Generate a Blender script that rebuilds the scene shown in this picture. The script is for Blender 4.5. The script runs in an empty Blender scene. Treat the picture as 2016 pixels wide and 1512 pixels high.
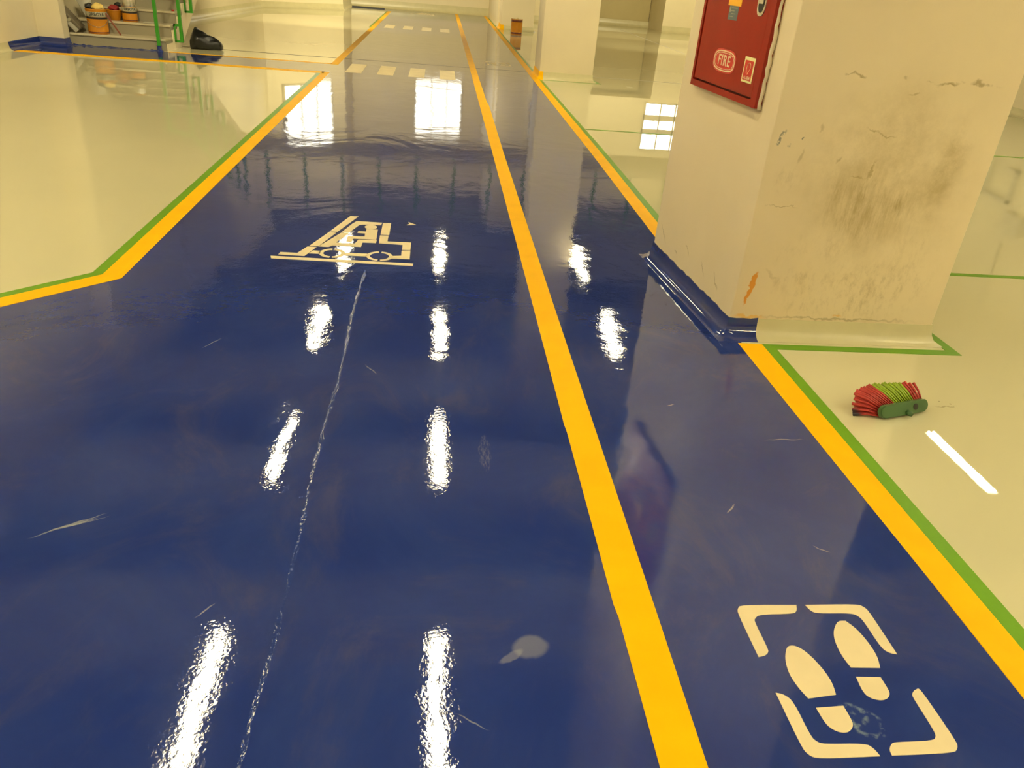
import bpy, bmesh, math, random
from mathutils import Vector, Matrix

random.seed(7)
scene = bpy.context.scene
C = scene.collection

# ------------------------------------------------------------------ camera
CAM_H = 1.5
cam_data = bpy.data.cameras.new('camera')
cam_data.sensor_fit = 'HORIZONTAL'
cam_data.sensor_width = 36.0
cam_data.lens = 1512.0 / 2016.0 * 36.0
cam_data.clip_start = 0.05
cam_data.clip_end = 200
cam = bpy.data.objects.new('camera', cam_data)
C.objects.link(cam)
cam.matrix_world = Matrix((
    (0.9936989, -0.0294118, -0.1081545, 0.0),
    (-0.0809013, 0.4796291, -0.8737339, 0.0),
    (0.0775721, 0.8769783, 0.4742274, CAM_H),
    (0, 0, 0, 1)))
scene.camera = cam

# ------------------------------------------------------------------ world, exposure
scene.view_settings.view_transform = 'Standard'
scene.view_settings.look = 'None'
scene.view_settings.gamma = 1.0
scene.view_settings.use_curve_mapping = False
scene.view_settings.exposure = 0.63
scene.cycles.max_bounces = 8
scene.cycles.adaptive_threshold = 0.02
scene.cycles.diffuse_bounces = 5
scene.cycles.glossy_bounces = 4
scene.cycles.sample_clamp_indirect = 8.0
w = bpy.data.worlds.new('world')
scene.world = w
w.use_nodes = True
w.node_tree.nodes['Background'].inputs[0].default_value = (1.0, 0.85, 0.55, 1)
w.node_tree.nodes['Background'].inputs[1].default_value = 0.1

WARM = (1.0, 0.86, 0.52)


def area(name, loc, target, sx, sy, power, col=WARM, spread=160):
    d = bpy.data.lights.new(name, 'AREA')
    d.shape = 'RECTANGLE'
    d.size, d.size_y = sx, sy
    d.energy = power
    d.color = col
    d.spread = math.radians(spread)
    o = bpy.data.objects.new(name, d)
    C.objects.link(o)
    o.location = loc
    v = Vector(target) - Vector(loc)
    o.rotation_euler = v.to_track_quat('-Z', 'Y').to_euler()
    return o


# added fill lights, without fixtures, that brighten the far end (aimed away from the viewer)
area('fill_back_wall', (-1.2, 22.4, 2.1), (-1.0, 28.9, 2.9), 3.6, 0.4, 110)
area('fill_far_lane', (-2.4, 19.0, 2.1), (-2.0, 28.9, 1.2), 3.0, 0.4, 105)
area('fill_back_right', (6.2, 22.4, 2.1), (6.6, 28.0, 2.9), 3.5, 0.4, 85)
area('fill_right', (6.4, 19.0, 2.1), (6.6, 28.0, 1.2), 3.0, 0.4, 80)
# narrow added fill lights under the ceiling, brightening the stairs and the second column
area('fill_stairs', (-3.4, 7.5, 5.4), (-5.0, 13.0, 0.9), 0.3, 0.3, 26, WARM, 75)
area('fill_column', (0.8, 5.6, 5.4), (2.0, 13.0, 1.2), 0.3, 0.3, 11, WARM, 55)


# ------------------------------------------------------------------ materials
def mat(name, col, rough=0.5, metal=0.0, spec=0.5, emit=None, es=0.0):
    m = bpy.data.materials.new(name)
    m.use_nodes = True
    b = m.node_tree.nodes['Principled BSDF']
    b.inputs['Base Color'].default_value = (*col, 1)
    b.inputs['Roughness'].default_value = rough
    b.inputs['Metallic'].default_value = metal
    b.inputs['Specular IOR Level'].default_value = spec
    if emit:
        b.inputs['Emission Color'].default_value = (*emit, 1)
        b.inputs['Emission Strength'].default_value = es
    return m


class NT:
    """small helper around a material's node tree"""

    def __init__(self, m):
        self.t = m.node_tree
        self.b = self.t.nodes['Principled BSDF']
        self.co = self.t.nodes.new('ShaderNodeTexCoord').outputs['Object']

    def n(self, typ, **kw):
        nd = self.t.nodes.new(typ)
        for k, v in kw.items():
            setattr(nd, k, v)
        return nd

    def link(self, a, b):
        self.t.links.new(a, b)

    def math(self, op, a, b=None, clamp=False):
        nd = self.n('ShaderNodeMath', operation=op, use_clamp=clamp)
        for i, v in enumerate((a, b)):
            if v is None:
                continue
            if isinstance(v, (int, float)):
                nd.inputs[i].default_value = v
            else:
                self.link(v, nd.inputs[i])
        return nd.outputs[0]

    def noise(self, scale, detail=3.0, rough=0.55, stretch=None, dist=0.0, vec=None):
        nd = self.n('ShaderNodeTexNoise')
        nd.inputs['Scale'].default_value = scale
        nd.inputs['Detail'].default_value = detail
        nd.inputs['Roughness'].default_value = rough
        nd.inputs['Distortion'].default_value = dist
        src = vec or self.co
        if stretch:
            mp = self.n('ShaderNodeMapping')
            mp.inputs['Scale'].default_value = stretch
            self.link(src, mp.inputs['Vector'])
            src = mp.outputs[0]
        self.link(src, nd.inputs['Vector'])
        return nd.outputs['Fac']

    def ramp(self, fac, lo, hi, a=0.0, b=1.0):
        nd = self.n('ShaderNodeMapRange')
        nd.interpolation_type = 'SMOOTHSTEP'
        nd.inputs['From Min'].default_value = lo
        nd.inputs['From Max'].default_value = hi
        nd.inputs['To Min'].default_value = a
        nd.inputs['To Max'].default_value = b
        self.link(fac, nd.inputs['Value'])
        return nd.outputs[0]

    def mix(self, fac, a, b):
        nd = self.n('ShaderNodeMix', data_type='RGBA')
        for key, v in ((6, a), (7, b)):
            if isinstance(v, tuple):
                nd.inputs[key].default_value = (*v, 1)
            else:
                self.link(v, nd.inputs[key])
        if isinstance(fac, (int, float)):
            nd.inputs[0].default_value = fac
        else:
            self.link(fac, nd.inputs[0])
        return nd.outputs[2]

    def spot(self, c, r, rot=(0, 0, 0), soft=0.7, vec=None):
        """1 inside an ellipsoid centred c with radii r, fading to 0 at its rim"""
        mp = self.n('ShaderNodeMapping', vector_type='TEXTURE')
        mp.inputs['Location'].default_value = c
        mp.inputs['Rotation'].default_value = rot
        mp.inputs['Scale'].default_value = r
        self.link(vec or self.co, mp.inputs['Vector'])
        ln = self.n('ShaderNodeVectorMath', operation='LENGTH')
        self.link(mp.outputs[0], ln.inputs[0])
        return self.ramp(ln.outputs['Value'], 1.0 - soft, 1.0, 1.0, 0.0)

    def warp(self, scale, amount):
        """object coordinates shaken by noise, for ragged outlines"""
        nd = self.n('ShaderNodeTexNoise')
        nd.inputs['Scale'].default_value = scale
        nd.inputs['Detail'].default_value = 3
        self.link(self.co, nd.inputs['Vector'])
        s = self.n('ShaderNodeVectorMath', operation='SUBTRACT')
        self.link(nd.outputs['Color'], s.inputs[0])
        s.inputs[1].default_value = (0.5, 0.5, 0.5)
        k = self.n('ShaderNodeVectorMath', operation='SCALE')
        self.link(s.outputs[0], k.inputs[0])
        k.inputs['Scale'].default_value = amount
        a = self.n('ShaderNodeVectorMath', operation='ADD')
        self.link(self.co, a.inputs[0])
        self.link(k.outputs[0], a.inputs[1])
        return a.outputs[0]

    def bump(self, height, dist, strength=1.0, prev=None):
        nd = self.n('ShaderNodeBump')
        nd.inputs['Distance'].default_value = dist
        nd.inputs['Strength'].default_value = strength
        self.link(height, nd.inputs['Height'])
        if prev is not None:
            self.link(prev, nd.inputs['Normal'])
        return nd.outputs[0]

    def color(self, v):
        self.link(v, self.b.inputs['Base Color'])

    def normal(self, v):
        self.link(v, self.b.inputs['Normal'])

    def rough(self, v):
        self.link(v, self.b.inputs['Roughness'])


WHITE_FLOOR = (0.655, 0.615, 0.39)
CREAM = (0.76, 0.68, 0.47)


def floor_material():
    m = mat('white_epoxy', WHITE_FLOOR, 0.006)
    m.node_tree.nodes['Principled BSDF'].inputs['IOR'].default_value = 1.85
    t = NT(m)
    base = t.mix(t.ramp(t.noise(0.35, 3), 0.35, 0.7), WHITE_FLOOR, tuple(c * 0.95 for c in WHITE_FLOOR))
    wv = t.warp(9, 0.12)
    for c, r, rot, s in (((-2.58, 15.66, 0), (0.22, 0.16, 1), 0.0, 0.75), ((-2.3, 15.5, 0), (0.45, 0.03, 1), -0.1, 0.6),
                         ((-3.27, 18.6, 0), (0.08, 0.16, 1), 0, 0.5), ((-4.15, 22.5, 0), (0.1, 0.55, 1), 0.2, 0.6),
                         ((3.02, 12.7, 0), (0.06, 0.12, 1), 0, -0.5), ((2.62, 2.18, 0), (0.012, 0.008, 1), 0, 0.6),
                         ((2.21, 2.68, 0), (0.05, 0.004, 1), 0.15, 0.4), ((2.2, 2.72, 0), (0.006, 0.006, 1), 0, 0.6),
                         ((2.24, 2.70, 0), (0.006, 0.006, 1), 0, 0.6)):
        k = t.math('MULTIPLY', t.spot(c, r, (0, 0, rot), 0.6, wv if r[0] > 0.03 else None), abs(s))
        base = t.mix(k, base, (0.16, 0.12, 0.05) if s > 0 else (0.9, 0.88, 0.7))
    t.color(base)
    n1 = t.bump(t.noise(1.6, 2, 0.5, (1, 0.5, 1)), 0.0003)
    n2 = t.bump(t.noise(8, 2, 0.5), 0.00005, 1.0, n1)
    t.normal(n2)
    return m


def lane_material():
    m = mat('blue_epoxy', (0.02, 0.05, 0.3), 0.05)
    t = NT(m)
    cloud = t.ramp(t.noise(1.7, 5, 0.65, None, 0.6), 0.35, 0.75)  # cloudy tone painted in, imitating uneven reflections in the lane
    base = t.mix(cloud, (0.012, 0.028, 0.165), (0.020, 0.040, 0.185))
    haze = t.ramp(t.noise(2.3, 7, 0.7, (1, 0.7, 1), 1.2), 0.48, 0.72)
    base = t.mix(t.math('MULTIPLY', haze, 0.55), base, (0.05, 0.055, 0.14))
    # pale scuffs left by shoes and mops
    wv = t.warp(14, 0.03)
    streak = t.ramp(t.noise(30, 3, 0.7, (9, 1, 1)), 0.45, 0.62)
    for c, r, rot, s in (((-1.02, 1.825, 0), (0.10, 0.004, 1), 0.6, 0.38), ((-1.0, 1.845, 0), (0.09, 0.003, 1), 0.66, 0.32), ((-0.975, 1.85, 0), (0.07, 0.002, 1), 0.5, 0.3),
                         ((0.275, 1.375, 0), (0.05, 0.045, 1), 0.4, 0.16), ((0.225, 1.345, 0), (0.045, 0.014, 1), 0.6, 0.14),
                         ((0.205, 2.25, 0), (0.022, 0.13, 1), 0.0, 0.12)):
        k = t.math('MULTIPLY', t.spot(c, r, (0, 0, rot), 0.35, wv), s)
        if r[1] > 0.1:
            k = t.math('MULTIPLY', k, streak)
        base = t.mix(k, base, (0.6, 0.6, 0.5))
    for c, r, rot in (((1.36, 2.38, 0), (0.09, 0.004, 1), 0.05), ((1.0, 1.95, 0), (0.035, 0.004, 1), 0.8), ((1.22, 1.75, 0), (0.03, 0.003, 1), -0.6),
                      ((0.98, 2.62, 0), (0.02, 0.003, 1), 0.5), ((-0.55, 1.5, 0), (0.04, 0.003, 1), 0.9), ((0.12, 1.16, 0), (0.05, 0.003, 1), -0.5),
                      ((-0.24, 2.85, 0), (0.06, 0.004, 1), -0.9), ((-0.92, 3.05, 0), (0.07, 0.004, 1), 1.0), ((0.05, 1.08, 0), (0.03, 0.003, 1), 1.1)):
        base = t.mix(t.math('MULTIPLY', t.spot(c, r, (0, 0, rot), 0.6, wv), 0.3), base, (0.6, 0.6, 0.5))
    # circular swirl rubbed beside the footprint
    for cx, cy, rad in ((1.055, 1.13, 0.035), (1.03, 1.155, 0.03)):
        mp = t.n('ShaderNodeVectorMath', operation='DISTANCE')
        t.link(wv, mp.inputs[0])
        mp.inputs[1].default_value = (cx, cy, 0.0)
        ring = t.ramp(t.math('ABSOLUTE', t.math('SUBTRACT', mp.outputs['Value'], rad)), 0.0, 0.010, 1.0, 0.0)
        ring = t.math('MULTIPLY', ring, t.ramp(t.noise(60, 2), 0.42, 0.65))
        base = t.mix(t.math('MULTIPLY', ring, 0.35), base, (0.35, 0.45, 0.42))
    t.color(base)
    n1 = t.bump(t.noise(1.1, 3, 0.6, (1, 0.8, 1), 0.8), 0.0048)
    nm = t.bump(t.noise(4.5, 3, 0.6, (0.6, 1, 1)), 0.0007, 1.0, n1)
    n2 = t.bump(t.noise(17, 3, 0.6), 0.0003, 1.0, nm)
    n3 = t.bump(t.noise(95, 2, 0.5), 0.00012, 1.0, n2)
    t.normal(n3)
    t.rough(t.ramp(t.noise(2.2, 4), 0.3, 0.75, 0.015, 0.05))
    t.b.inputs['IOR'].default_value = 1.74
    return m


def paint_material(name, col, rough=0.3, bump=0.00008, spec=0.5):
    m = mat(name, col, rough, 0.0, spec)
    t = NT(m)
    t.color(t.mix(t.ramp(t.noise(6, 3), 0.3, 0.7), col, tuple(c * 0.93 for c in col)))
    t.normal(t.bump(t.noise(90, 2), bump))
    return m


def wall_material(name, col=CREAM, rough=0.45):
    m = mat(name, col, rough, 0, 0.35)
    t = NT(m)
    t.color(t.mix(t.ramp(t.noise(1.1, 4), 0.3, 0.75), col, tuple(c * 0.93 for c in col)))
    t.normal(t.bump(t.noise(45, 3), 0.0004))
    return m


def column_material():
    """cream paint with the scuffed grime and a painted shadow line of the near column (object space = room space)"""
    col = (0.74, 0.63, 0.42)
    m = mat('column_paint', col, 0.42, 0, 0.35)
    t = NT(m)
    base = t.mix(t.ramp(t.noise(1.3, 4), 0.3, 0.75), col, tuple(c * 0.93 for c in col))
    grime = (0.30, 0.22, 0.085)
    wv = t.warp(5.5, 0.22)
    wf = t.warp(26, 0.05)
    vert = t.ramp(t.noise(7, 6, 0.75, (4, 1, 0.9)), 0.34, 0.75)
    fine = t.ramp(t.noise(20, 6, 0.75, (1.5, 1, 0.8)), 0.44, 0.78)
    blotch = t.ramp(t.noise(5, 6, 0.75), 0.28, 0.75)
    sp = t.n('ShaderNodeSeparateXYZ')
    t.link(t.co, sp.inputs[0])
    front = t.ramp(sp.outputs[1], 3.33, 3.36, 1.0, 0.0)

    def stain_and_shade(c, r, s, tex, rot=0.0, col=grime, vec=None, soft=0.75):
        nonlocal base
        k = t.spot((c[0], 3.33, c[1]), (r[0], 0.4, r[1]), (0, rot, 0), soft, vec or wv)
        if tex is not None:
            k = t.math('MULTIPLY', k, tex)
        k = t.math('MULTIPLY', t.math('MULTIPLY', k, s), front)
        base = t.mix(k, base, col)

    stain_and_shade((2.02, 0.80), (0.56, 0.55), 0.42, blotch)
    stain_and_shade((1.98, 0.109), (0.52, 0.009), 0.5, None, 0, (0.2, 0.15, 0.05), wf, 0.8)  # dark line above the skirting: shadow and dirt painted together
    stain_and_shade((2.00, 0.68), (0.36, 0.24), 0.6, vert)
    stain_and_shade((1.80, 0.70), (0.07, 0.10), 0.5, vert, 0.35)
    stain_and_shade((2.13, 0.69), (0.05, 0.10), 0.6, vert, 0.2)
    stain_and_shade((1.93, 0.66), (0.06, 0.14), 0.45, vert, 0.3)
    stain_and_shade((2.30, 0.86), (0.11, 0.30), 0.55, blotch, 0.1)
    stain_and_shade((1.58, 0.78), (0.10, 0.10), 0.35, fine)
    stain_and_shade((2.02, 0.24), (0.48, 0.20), 0.55, fine)
    stain_and_shade((1.80, 0.46), (0.30, 0.10), 0.35, fine)
    stain_and_shade((2.25, 0.42), (0.22, 0.22), 0.30, fine)
    stain_and_shade((1.70, 0.30), (0.10, 0.05), 0.4, fine)
    # scraped line at chest height and other scratches
    dash = t.ramp(t.noise(11, 3, 0.6, (1, 1, 0.05)), 0.46, 0.56)
    for c, r, rot, s in (((1.80, 1.222), (0.16, 0.007), 0.02, 0.7), ((2.02, 1.219), (0.10, 0.008), 0.05, 0.85), ((2.17, 1.210), (0.07, 0.010), -0.12, 0.8),
                         ((2.32, 1.222), (0.11, 0.011), 0.06, 0.75), ((2.03, 1.165), (0.03, 0.006), 0.0, 0.5)):
        stain_and_shade(c, r, s, dash if r[0] > 0.06 else None, rot, grime, wf, 0.8)
    for c, r, rot, s in (((1.90, 1.00), (0.05, 0.006), 0.25, 0.6), ((1.96, 0.985), (0.06, 0.005), 0.1, 0.55), ((1.57, 0.650), (0.10, 0.003), 0.03, 0.6),
                         ((1.94, 0.83), (0.006, 0.06), 0.15, 0.6), ((1.89, 0.80), (0.05, 0.005), 0, 0.5), ((1.60, 0.875), (0.010, 0.05), 0.25, 0.4),
                         ((1.66, 1.00), (0.012, 0.03), 0.4, 0.4), ((1.77, 0.87), (0.007, 0.02), 0.2, 0.5), ((1.60, 0.325), (0.05, 0.012), 0.6, 0.25)):
        stain_and_shade(c, r, s, None, rot, grime, wf, 0.8)
    for c, r in (((1.482, 0.965), (0.013, 0.035)), ((1.557, 0.945), (0.009, 0.008)), ((1.59, 0.965), (0.007, 0.006))):
        stain_and_shade(c, r, 0.75, t.ramp(t.noise(70, 2), 0.4, 0.55), 0, (0.06, 0.09, 0.1), None, 0.5)
    stain_and_shade((1.513, 0.255), (0.0145, 0.095), 0.95, None, 0.17, (0.65, 0.26, 0.015), wf, 0.25)
    stain_and_shade((1.53, 0.105), (0.11, 0.016), 0.7, None, 0, (0.75, 0.42, 0.05), wf, 0.7)
    stain_and_shade((1.98, 0.125), (0.03, 0.008), 0.6, None, 0, (0.7, 0.38, 0.06), wf, 0.7)
    # small scratches on the face towards the lane
    side = t.math('SUBTRACT', 1.0, front)
    for c, r, rot in (((4.33, 0.20), (0.09, 0.006), 0.7), ((4.10, 0.155), (0.03, 0.008), 0.5), ((3.72, 0.20), (0.07, 0.005), 0.75), ((3.55, 0.20), (0.06, 0.006), 0.7),
                      ((3.95, 0.23), (0.06, 0.005), 0.6)):
        k = t.spot((1.4, c[0], c[1]), (0.4, r[0], r[1]), (rot, 0, 0), 0.7, wf)
        base = t.mix(t.math('MULTIPLY', t.math('MULTIPLY', k, 0.6), side), base, grime)
    t.color(base)
    n1 = t.bump(t.noise(3, 3), 0.003)
    t.normal(t.bump(t.noise(60, 3), 0.0005, 1.0, n1))
    return m


M = {}
M['floor'] = floor_material()
M['lane'] = lane_material()
M['wall'] = wall_material('cream_wall')
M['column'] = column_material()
M['plain_column'] = wall_material('plain_column_paint', (0.74, 0.65, 0.45))
M['ceiling'] = wall_material('ceiling_paint', (0.16, 0.155, 0.135), 0.7)
M['beam'] = wall_material('beam_paint', (0.50, 0.48, 0.40), 0.6)
M['yellow'] = paint_material('yellow_paint', (0.95, 0.50, 0.003), 0.45, 0.00008, 0.05)
M['green'] = paint_material('green_paint', (0.13, 0.30, 0.012), 0.35, 0.0003, 0.15)
M['white'] = paint_material('marking_white', (0.78, 0.66, 0.41), 0.5, 0.00008, 0.06)
M['cream_skirt'] = paint_material('cream_epoxy', (0.62, 0.57, 0.34), 0.28)
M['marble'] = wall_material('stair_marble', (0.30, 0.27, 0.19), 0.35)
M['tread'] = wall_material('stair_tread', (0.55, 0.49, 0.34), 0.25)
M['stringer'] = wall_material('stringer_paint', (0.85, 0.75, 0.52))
M['post_green'] = paint_material('post_green', (0.035, 0.27, 0.015), 0.3)
M['red'] = paint_material('cabinet_red', (0.28, 0.016, 0.008), 0.26, 0.00008, 0.3)
M['dark_red'] = paint_material('dark_red', (0.10, 0.008, 0.006), 0.4)
M['sticker_red'] = paint_material('sticker_red', (0.55, 0.03, 0.02), 0.35)
M['sticker_white'] = paint_material('sticker_white', (0.80, 0.68, 0.42), 0.4)
M['sticker_lime'] = paint_material('sticker_lime', (0.80, 0.78, 0.36), 0.4)
M['sticker_yellow'] = paint_material('sticker_yellow', (0.85, 0.42, 0.01), 0.4)
M['sticker_grey'] = paint_material('sticker_grey', (0.10, 0.13, 0.14), 0.4)
M['chrome'] = mat('chrome', (0.75, 0.7, 0.55), 0.4, 0.9)
M['black'] = mat('black', (0.006, 0.006, 0.006), 0.4)
M['bag'] = mat('black_plastic_film', (0.006, 0.006, 0.006), 0.32)
M['orange'] = paint_material('can_orange', (0.52, 0.205, 0.010), 0.25)
M['rust'] = paint_material('can_brown', (0.12, 0.02, 0.006), 0.35)
M['label'] = paint_material('can_label', (0.36, 0.34, 0.23), 0.35)
M['tin'] = mat('tin', (0.6, 0.58, 0.52), 0.25, 0.9)
M['grey_plastic'] = paint_material('grey_plastic', (0.15, 0.125, 0.08), 0.35)
M['grey_light'] = paint_material('grey_film', (0.42, 0.40, 0.31), 0.5)
M['sack'] = paint_material('sack_film', (0.56, 0.55, 0.47), 0.45)
M['cloth_yellow'] = paint_material('cloth_yellow', (0.80, 0.60, 0.18), 0.8)
M['cloth_red'] = paint_material('cloth_red', (0.30, 0.02, 0.02), 0.7)
M['wood'] = paint_material('red_brown_wood', (0.22, 0.06, 0.03), 0.35)
M['door'] = paint_material('brown_door', (0.22, 0.06, 0.012), 0.35)
M['broom_block'] = paint_material('broom_green', (0.05, 0.12, 0.035), 0.45)
M['bristle_red'] = paint_material('bristle_red', (0.40, 0.028, 0.020), 0.45)
M['bristle_green'] = paint_material('bristle_green', (0.26, 0.38, 0.012), 0.4)
M['galv'] = mat('galvanised_steel', (0.55, 0.55, 0.52), 0.35, 0.8)
M['housing'] = mat('lamp_housing', (0.8, 0.78, 0.7), 0.4)
M['tube'] = mat('lamp_tube', (1, 1, 1), 0.4, 0, 0.5, (1.0, 0.87, 0.55), 42.0)
M['pane'] = mat('window_daylight_glass', (0.8, 0.8, 0.75), 0.2, 0, 0.5, (1.0, 0.95, 0.78), 3.6)
M['frame'] = mat('window_frame', (0.5, 0.47, 0.38), 0.5)
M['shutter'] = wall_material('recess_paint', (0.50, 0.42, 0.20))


def bristle_dirt():
    t = NT(M['bristle_red'])
    k = t.spot((-0.225, 0.055, 0.0), (0.055, 0.05, 0.045), (0, 0, 0), 0.5)
    t.color(t.mix(k, (0.40, 0.028, 0.020), (0.015, 0.010, 0.02)))


bristle_dirt()


# ------------------------------------------------------------------ mesh helpers
def link(name, me, m=None, parent=None):
    o = bpy.data.objects.new(name, me)
    C.objects.link(o)
    if m is not None:
        me.materials.append(m)
    if parent is not None:
        o.parent = parent
    return o


def finish(name, bm, m, parent=None, smooth=False, angle=None):
    bmesh.ops.recalc_face_normals(bm, faces=bm.faces)
    me = bpy.data.meshes.new(name)
    bm.to_mesh(me)
    bm.free()
    if smooth or angle:
        for p in me.polygons:
            p.use_smooth = True
        if angle:
            me.set_sharp_from_angle(angle=math.radians(angle))
    return link(name, me, m, parent)


def tag(o, label=None, cat=None, group=None, kind=None):
    if label:
        o['label'] = label
    if cat:
        o['category'] = cat
    if group:
        o['group'] = group
    if kind:
        o['kind'] = kind
    return o


def thing(name, label, cat, loc=(0, 0, 0), rotz=0.0, group=None, kind=None):
    o = bpy.data.objects.new(name, None)
    C.objects.link(o)
    o.location = loc
    o.rotation_euler = (0, 0, rotz)
    o.empty_display_size = 0.1
    return tag(o, label, cat, group, kind)


def add_box(bm, lo, hi, mtx=None):
    vs = [bm.verts.new((x, y, z)) for z in (lo[2], hi[2]) for y in (lo[1], hi[1]) for x in (lo[0], hi[0])]
    for f in ((0, 1, 3, 2), (4, 6, 7, 5), (0, 4, 5, 1), (1, 5, 7, 3), (3, 7, 6, 2), (2, 6, 4, 0)):
        bm.faces.new([vs[i] for i in f])
    if mtx is not None:
        for v in vs:
            v.co = mtx @ v.co
    return vs


def box(lo, hi, bevel=0.0, mtx=None, seg=2):
    bm = bmesh.new()
    add_box(bm, lo, hi)
    if bevel:
        bmesh.ops.bevel(bm, geom=list(bm.edges), offset=bevel, segments=seg, affect='EDGES', profile=0.5)
    if mtx is not None:
        for v in bm.verts:
            v.co = mtx @ v.co
    return bm


def add_prism(bm, pts, z0, z1):
    lo = [bm.verts.new((p[0], p[1], z0)) for p in pts]
    hi = [bm.verts.new((p[0], p[1], z1)) for p in pts]
    n = len(pts)
    bm.faces.new(lo[::-1])
    bm.faces.new(hi)
    for i in range(n):
        bm.faces.new((lo[i], lo[(i + 1) % n], hi[(i + 1) % n], hi[i]))


def prism(pts, z0, z1):
    bm = bmesh.new()
    add_prism(bm, pts, z0, z1)
    return bm


def add_tube(bm, path, radii, seg=10, cap=True):
    path = [Vector(p) for p in path]
    if isinstance(radii, (int, float)):
        radii = [radii] * len(path)
    rings = []
    ref = Vector((0, 0, 1))
    for i, p in enumerate(path):
        d = (path[min(i + 1, len(path) - 1)] - path[max(i - 1, 0)]).normalized()
        a = ref if abs(d.dot(ref)) < 0.95 else Vector((1, 0, 0))
        u = d.cross(a).normalized()
        v = d.cross(u).normalized()
        rings.append([bm.verts.new(p + (u * math.cos(2 * math.pi * k / seg) + v * math.sin(2 * math.pi * k / seg)) * radii[i]) for k in range(seg)])
    for r0, r1 in zip(rings, rings[1:]):
        for k in range(seg):
            bm.faces.new((r0[k], r0[(k + 1) % seg], r1[(k + 1) % seg], r1[k]))
    if cap:
        bm.faces.new(rings[0][::-1])
        bm.faces.new(rings[-1])


def tube(path, radii, seg=10):
    bm = bmesh.new()
    add_tube(bm, path, radii, seg)
    return bm


def lathe(profile, seg=32):
    """profile: (radius, z) pairs"""
    bm = bmesh.new()
    rings = []
    for r, z in profile:
        if r < 1e-5:
            rings.append([bm.verts.new((0, 0, z))])
        else:
            rings.append([bm.verts.new((r * math.cos(2 * math.pi * k / seg), r * math.sin(2 * math.pi * k / seg), z)) for k in range(seg)])
    for a, b in zip(rings, rings[1:]):
        for k in range(seg):
            k2 = (k + 1) % seg
            if len(a) == 1 and len(b) == 1:
                continue
            if len(a) == 1:
                bm.faces.new((a[0], b[k2], b[k]))
            elif len(b) == 1:
                bm.faces.new((a[k], a[k2], b[0]))
            else:
                bm.faces.new((a[k], a[k2], b[k2], b[k]))
    return bm


def offset_path(path, d):
    """shift an open 2-D polyline by d to its right-hand side, mitred at the corners"""
    out = []
    P = [Vector(p) for p in path]
    for i, p in enumerate(P):
        ns = []
        for a, b in ((i - 1, i), (i, i + 1)):
            if a < 0 or b >= len(P):
                continue
            e = (P[b] - P[a]).normalized()
            ns.append(Vector((e.y, -e.x)))
        if len(ns) == 1:
            out.append(p + ns[0] * d)
        else:
            m = (ns[0] + ns[1]).normalized()
            out.append(p + m * (d / max(0.3, m.dot(ns[0]))))
    return out


def cove(path, h, d, ragged=0.0):
    """coved skirting along the right-hand side of a 2-D polyline: concave quarter from wall to floor"""
    if ragged:
        fine = []
        for a, b in zip(path, path[1:]):
            n = max(2, int((Vector(b) - Vector(a)).length / 0.03))
            fine += [(a[0] + (b[0] - a[0]) * k / n, a[1] + (b[1] - a[1]) * k / n) for k in range(n)]
        path = fine + [path[-1]]
    prof = [(-0.004, h), (0.004, h), (0.006, h * 0.72), (0.011, h * 0.45), (0.022, h * 0.22), (d * 0.68, h * 0.07), (d, 0.0015), (d, -0.004), (-0.004, -0.004)]
    rows = [offset_path(path, p[0]) for p in prof]
    bm = bmesh.new()
    jit = [random.uniform(-ragged, ragged) for _ in path]
    V = []
    for k, row in enumerate(rows):
        V.append([bm.verts.new((q.x, q.y, prof[k][1] + (jit[i] if k < 2 else 0))) for i, q in enumerate(row)])
    n = len(prof)
    for k in range(n):
        for i in range(len(path) - 1):
            bm.faces.new((V[k][i], V[k][i + 1], V[(k + 1) % n][i + 1], V[(k + 1) % n][i]))
    bm.faces.new([V[k][0] for k in range(n)])
    bm.faces.new([V[k][-1] for k in range(n)][::-1])
    return bm


def chaikin(pts, it=2, keep=50):
    for _ in range(it):
        out = []
        n = len(pts)
        for i in range(n):
            p0, p1, p2 = Vector(pts[i - 1]), Vector(pts[i]), Vector(pts[(i + 1) % n])
            a, b = p1 - p0, p2 - p1
            turn = math.degrees(a.angle(b, 0)) if a.length > 1e-6 and b.length > 1e-6 else 0
            if turn > keep:
                out.append(tuple(p1))
            else:
                out.append(tuple(p1 - a * 0.25))
                out.append(tuple(p1 + b * 0.25))
        pts = out
    return pts


def text_mesh(name, body, size, m, parent, mtx, bold=0.0, extrude=0.0006, wrap=None, squeeze=1.0, spacing=1.0):
    cu = bpy.data.curves.new(name + '_curve', 'FONT')
    cu.body = body
    cu.size = size
    cu.align_x = 'CENTER'
    cu.align_y = 'CENTER'
    cu.extrude = extrude
    cu.space_character = spacing
    cu.offset = bold
    cu.resolution_u = 3
    tmp = bpy.data.objects.new(name + '_tmp', cu)
    C.objects.link(tmp)
    dg = bpy.context.evaluated_depsgraph_get()
    me = bpy.data.meshes.new_from_object(tmp.evaluated_get(dg))
    bpy.data.objects.remove(tmp)
    bpy.data.curves.remove(cu)
    me.name = name
    me.materials.clear()
    for v in me.vertices:
        x, y, z = v.co
        x *= squeeze
        if wrap:
            R0, a0, zc = wrap
            a = a0 + x / R0
            v.co = ((R0 + z + 0.0008) * math.cos(a), (R0 + z + 0.0008) * math.sin(a), zc + y)
        else:
            v.co = mtx @ Vector((x, y, z))
    return link(name, me, m, parent)


# ------------------------------------------------------------------ the setting
def struct(name, bm, m, **kw):
    return tag(finish(name, bm, m, **kw), kind='structure')


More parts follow.
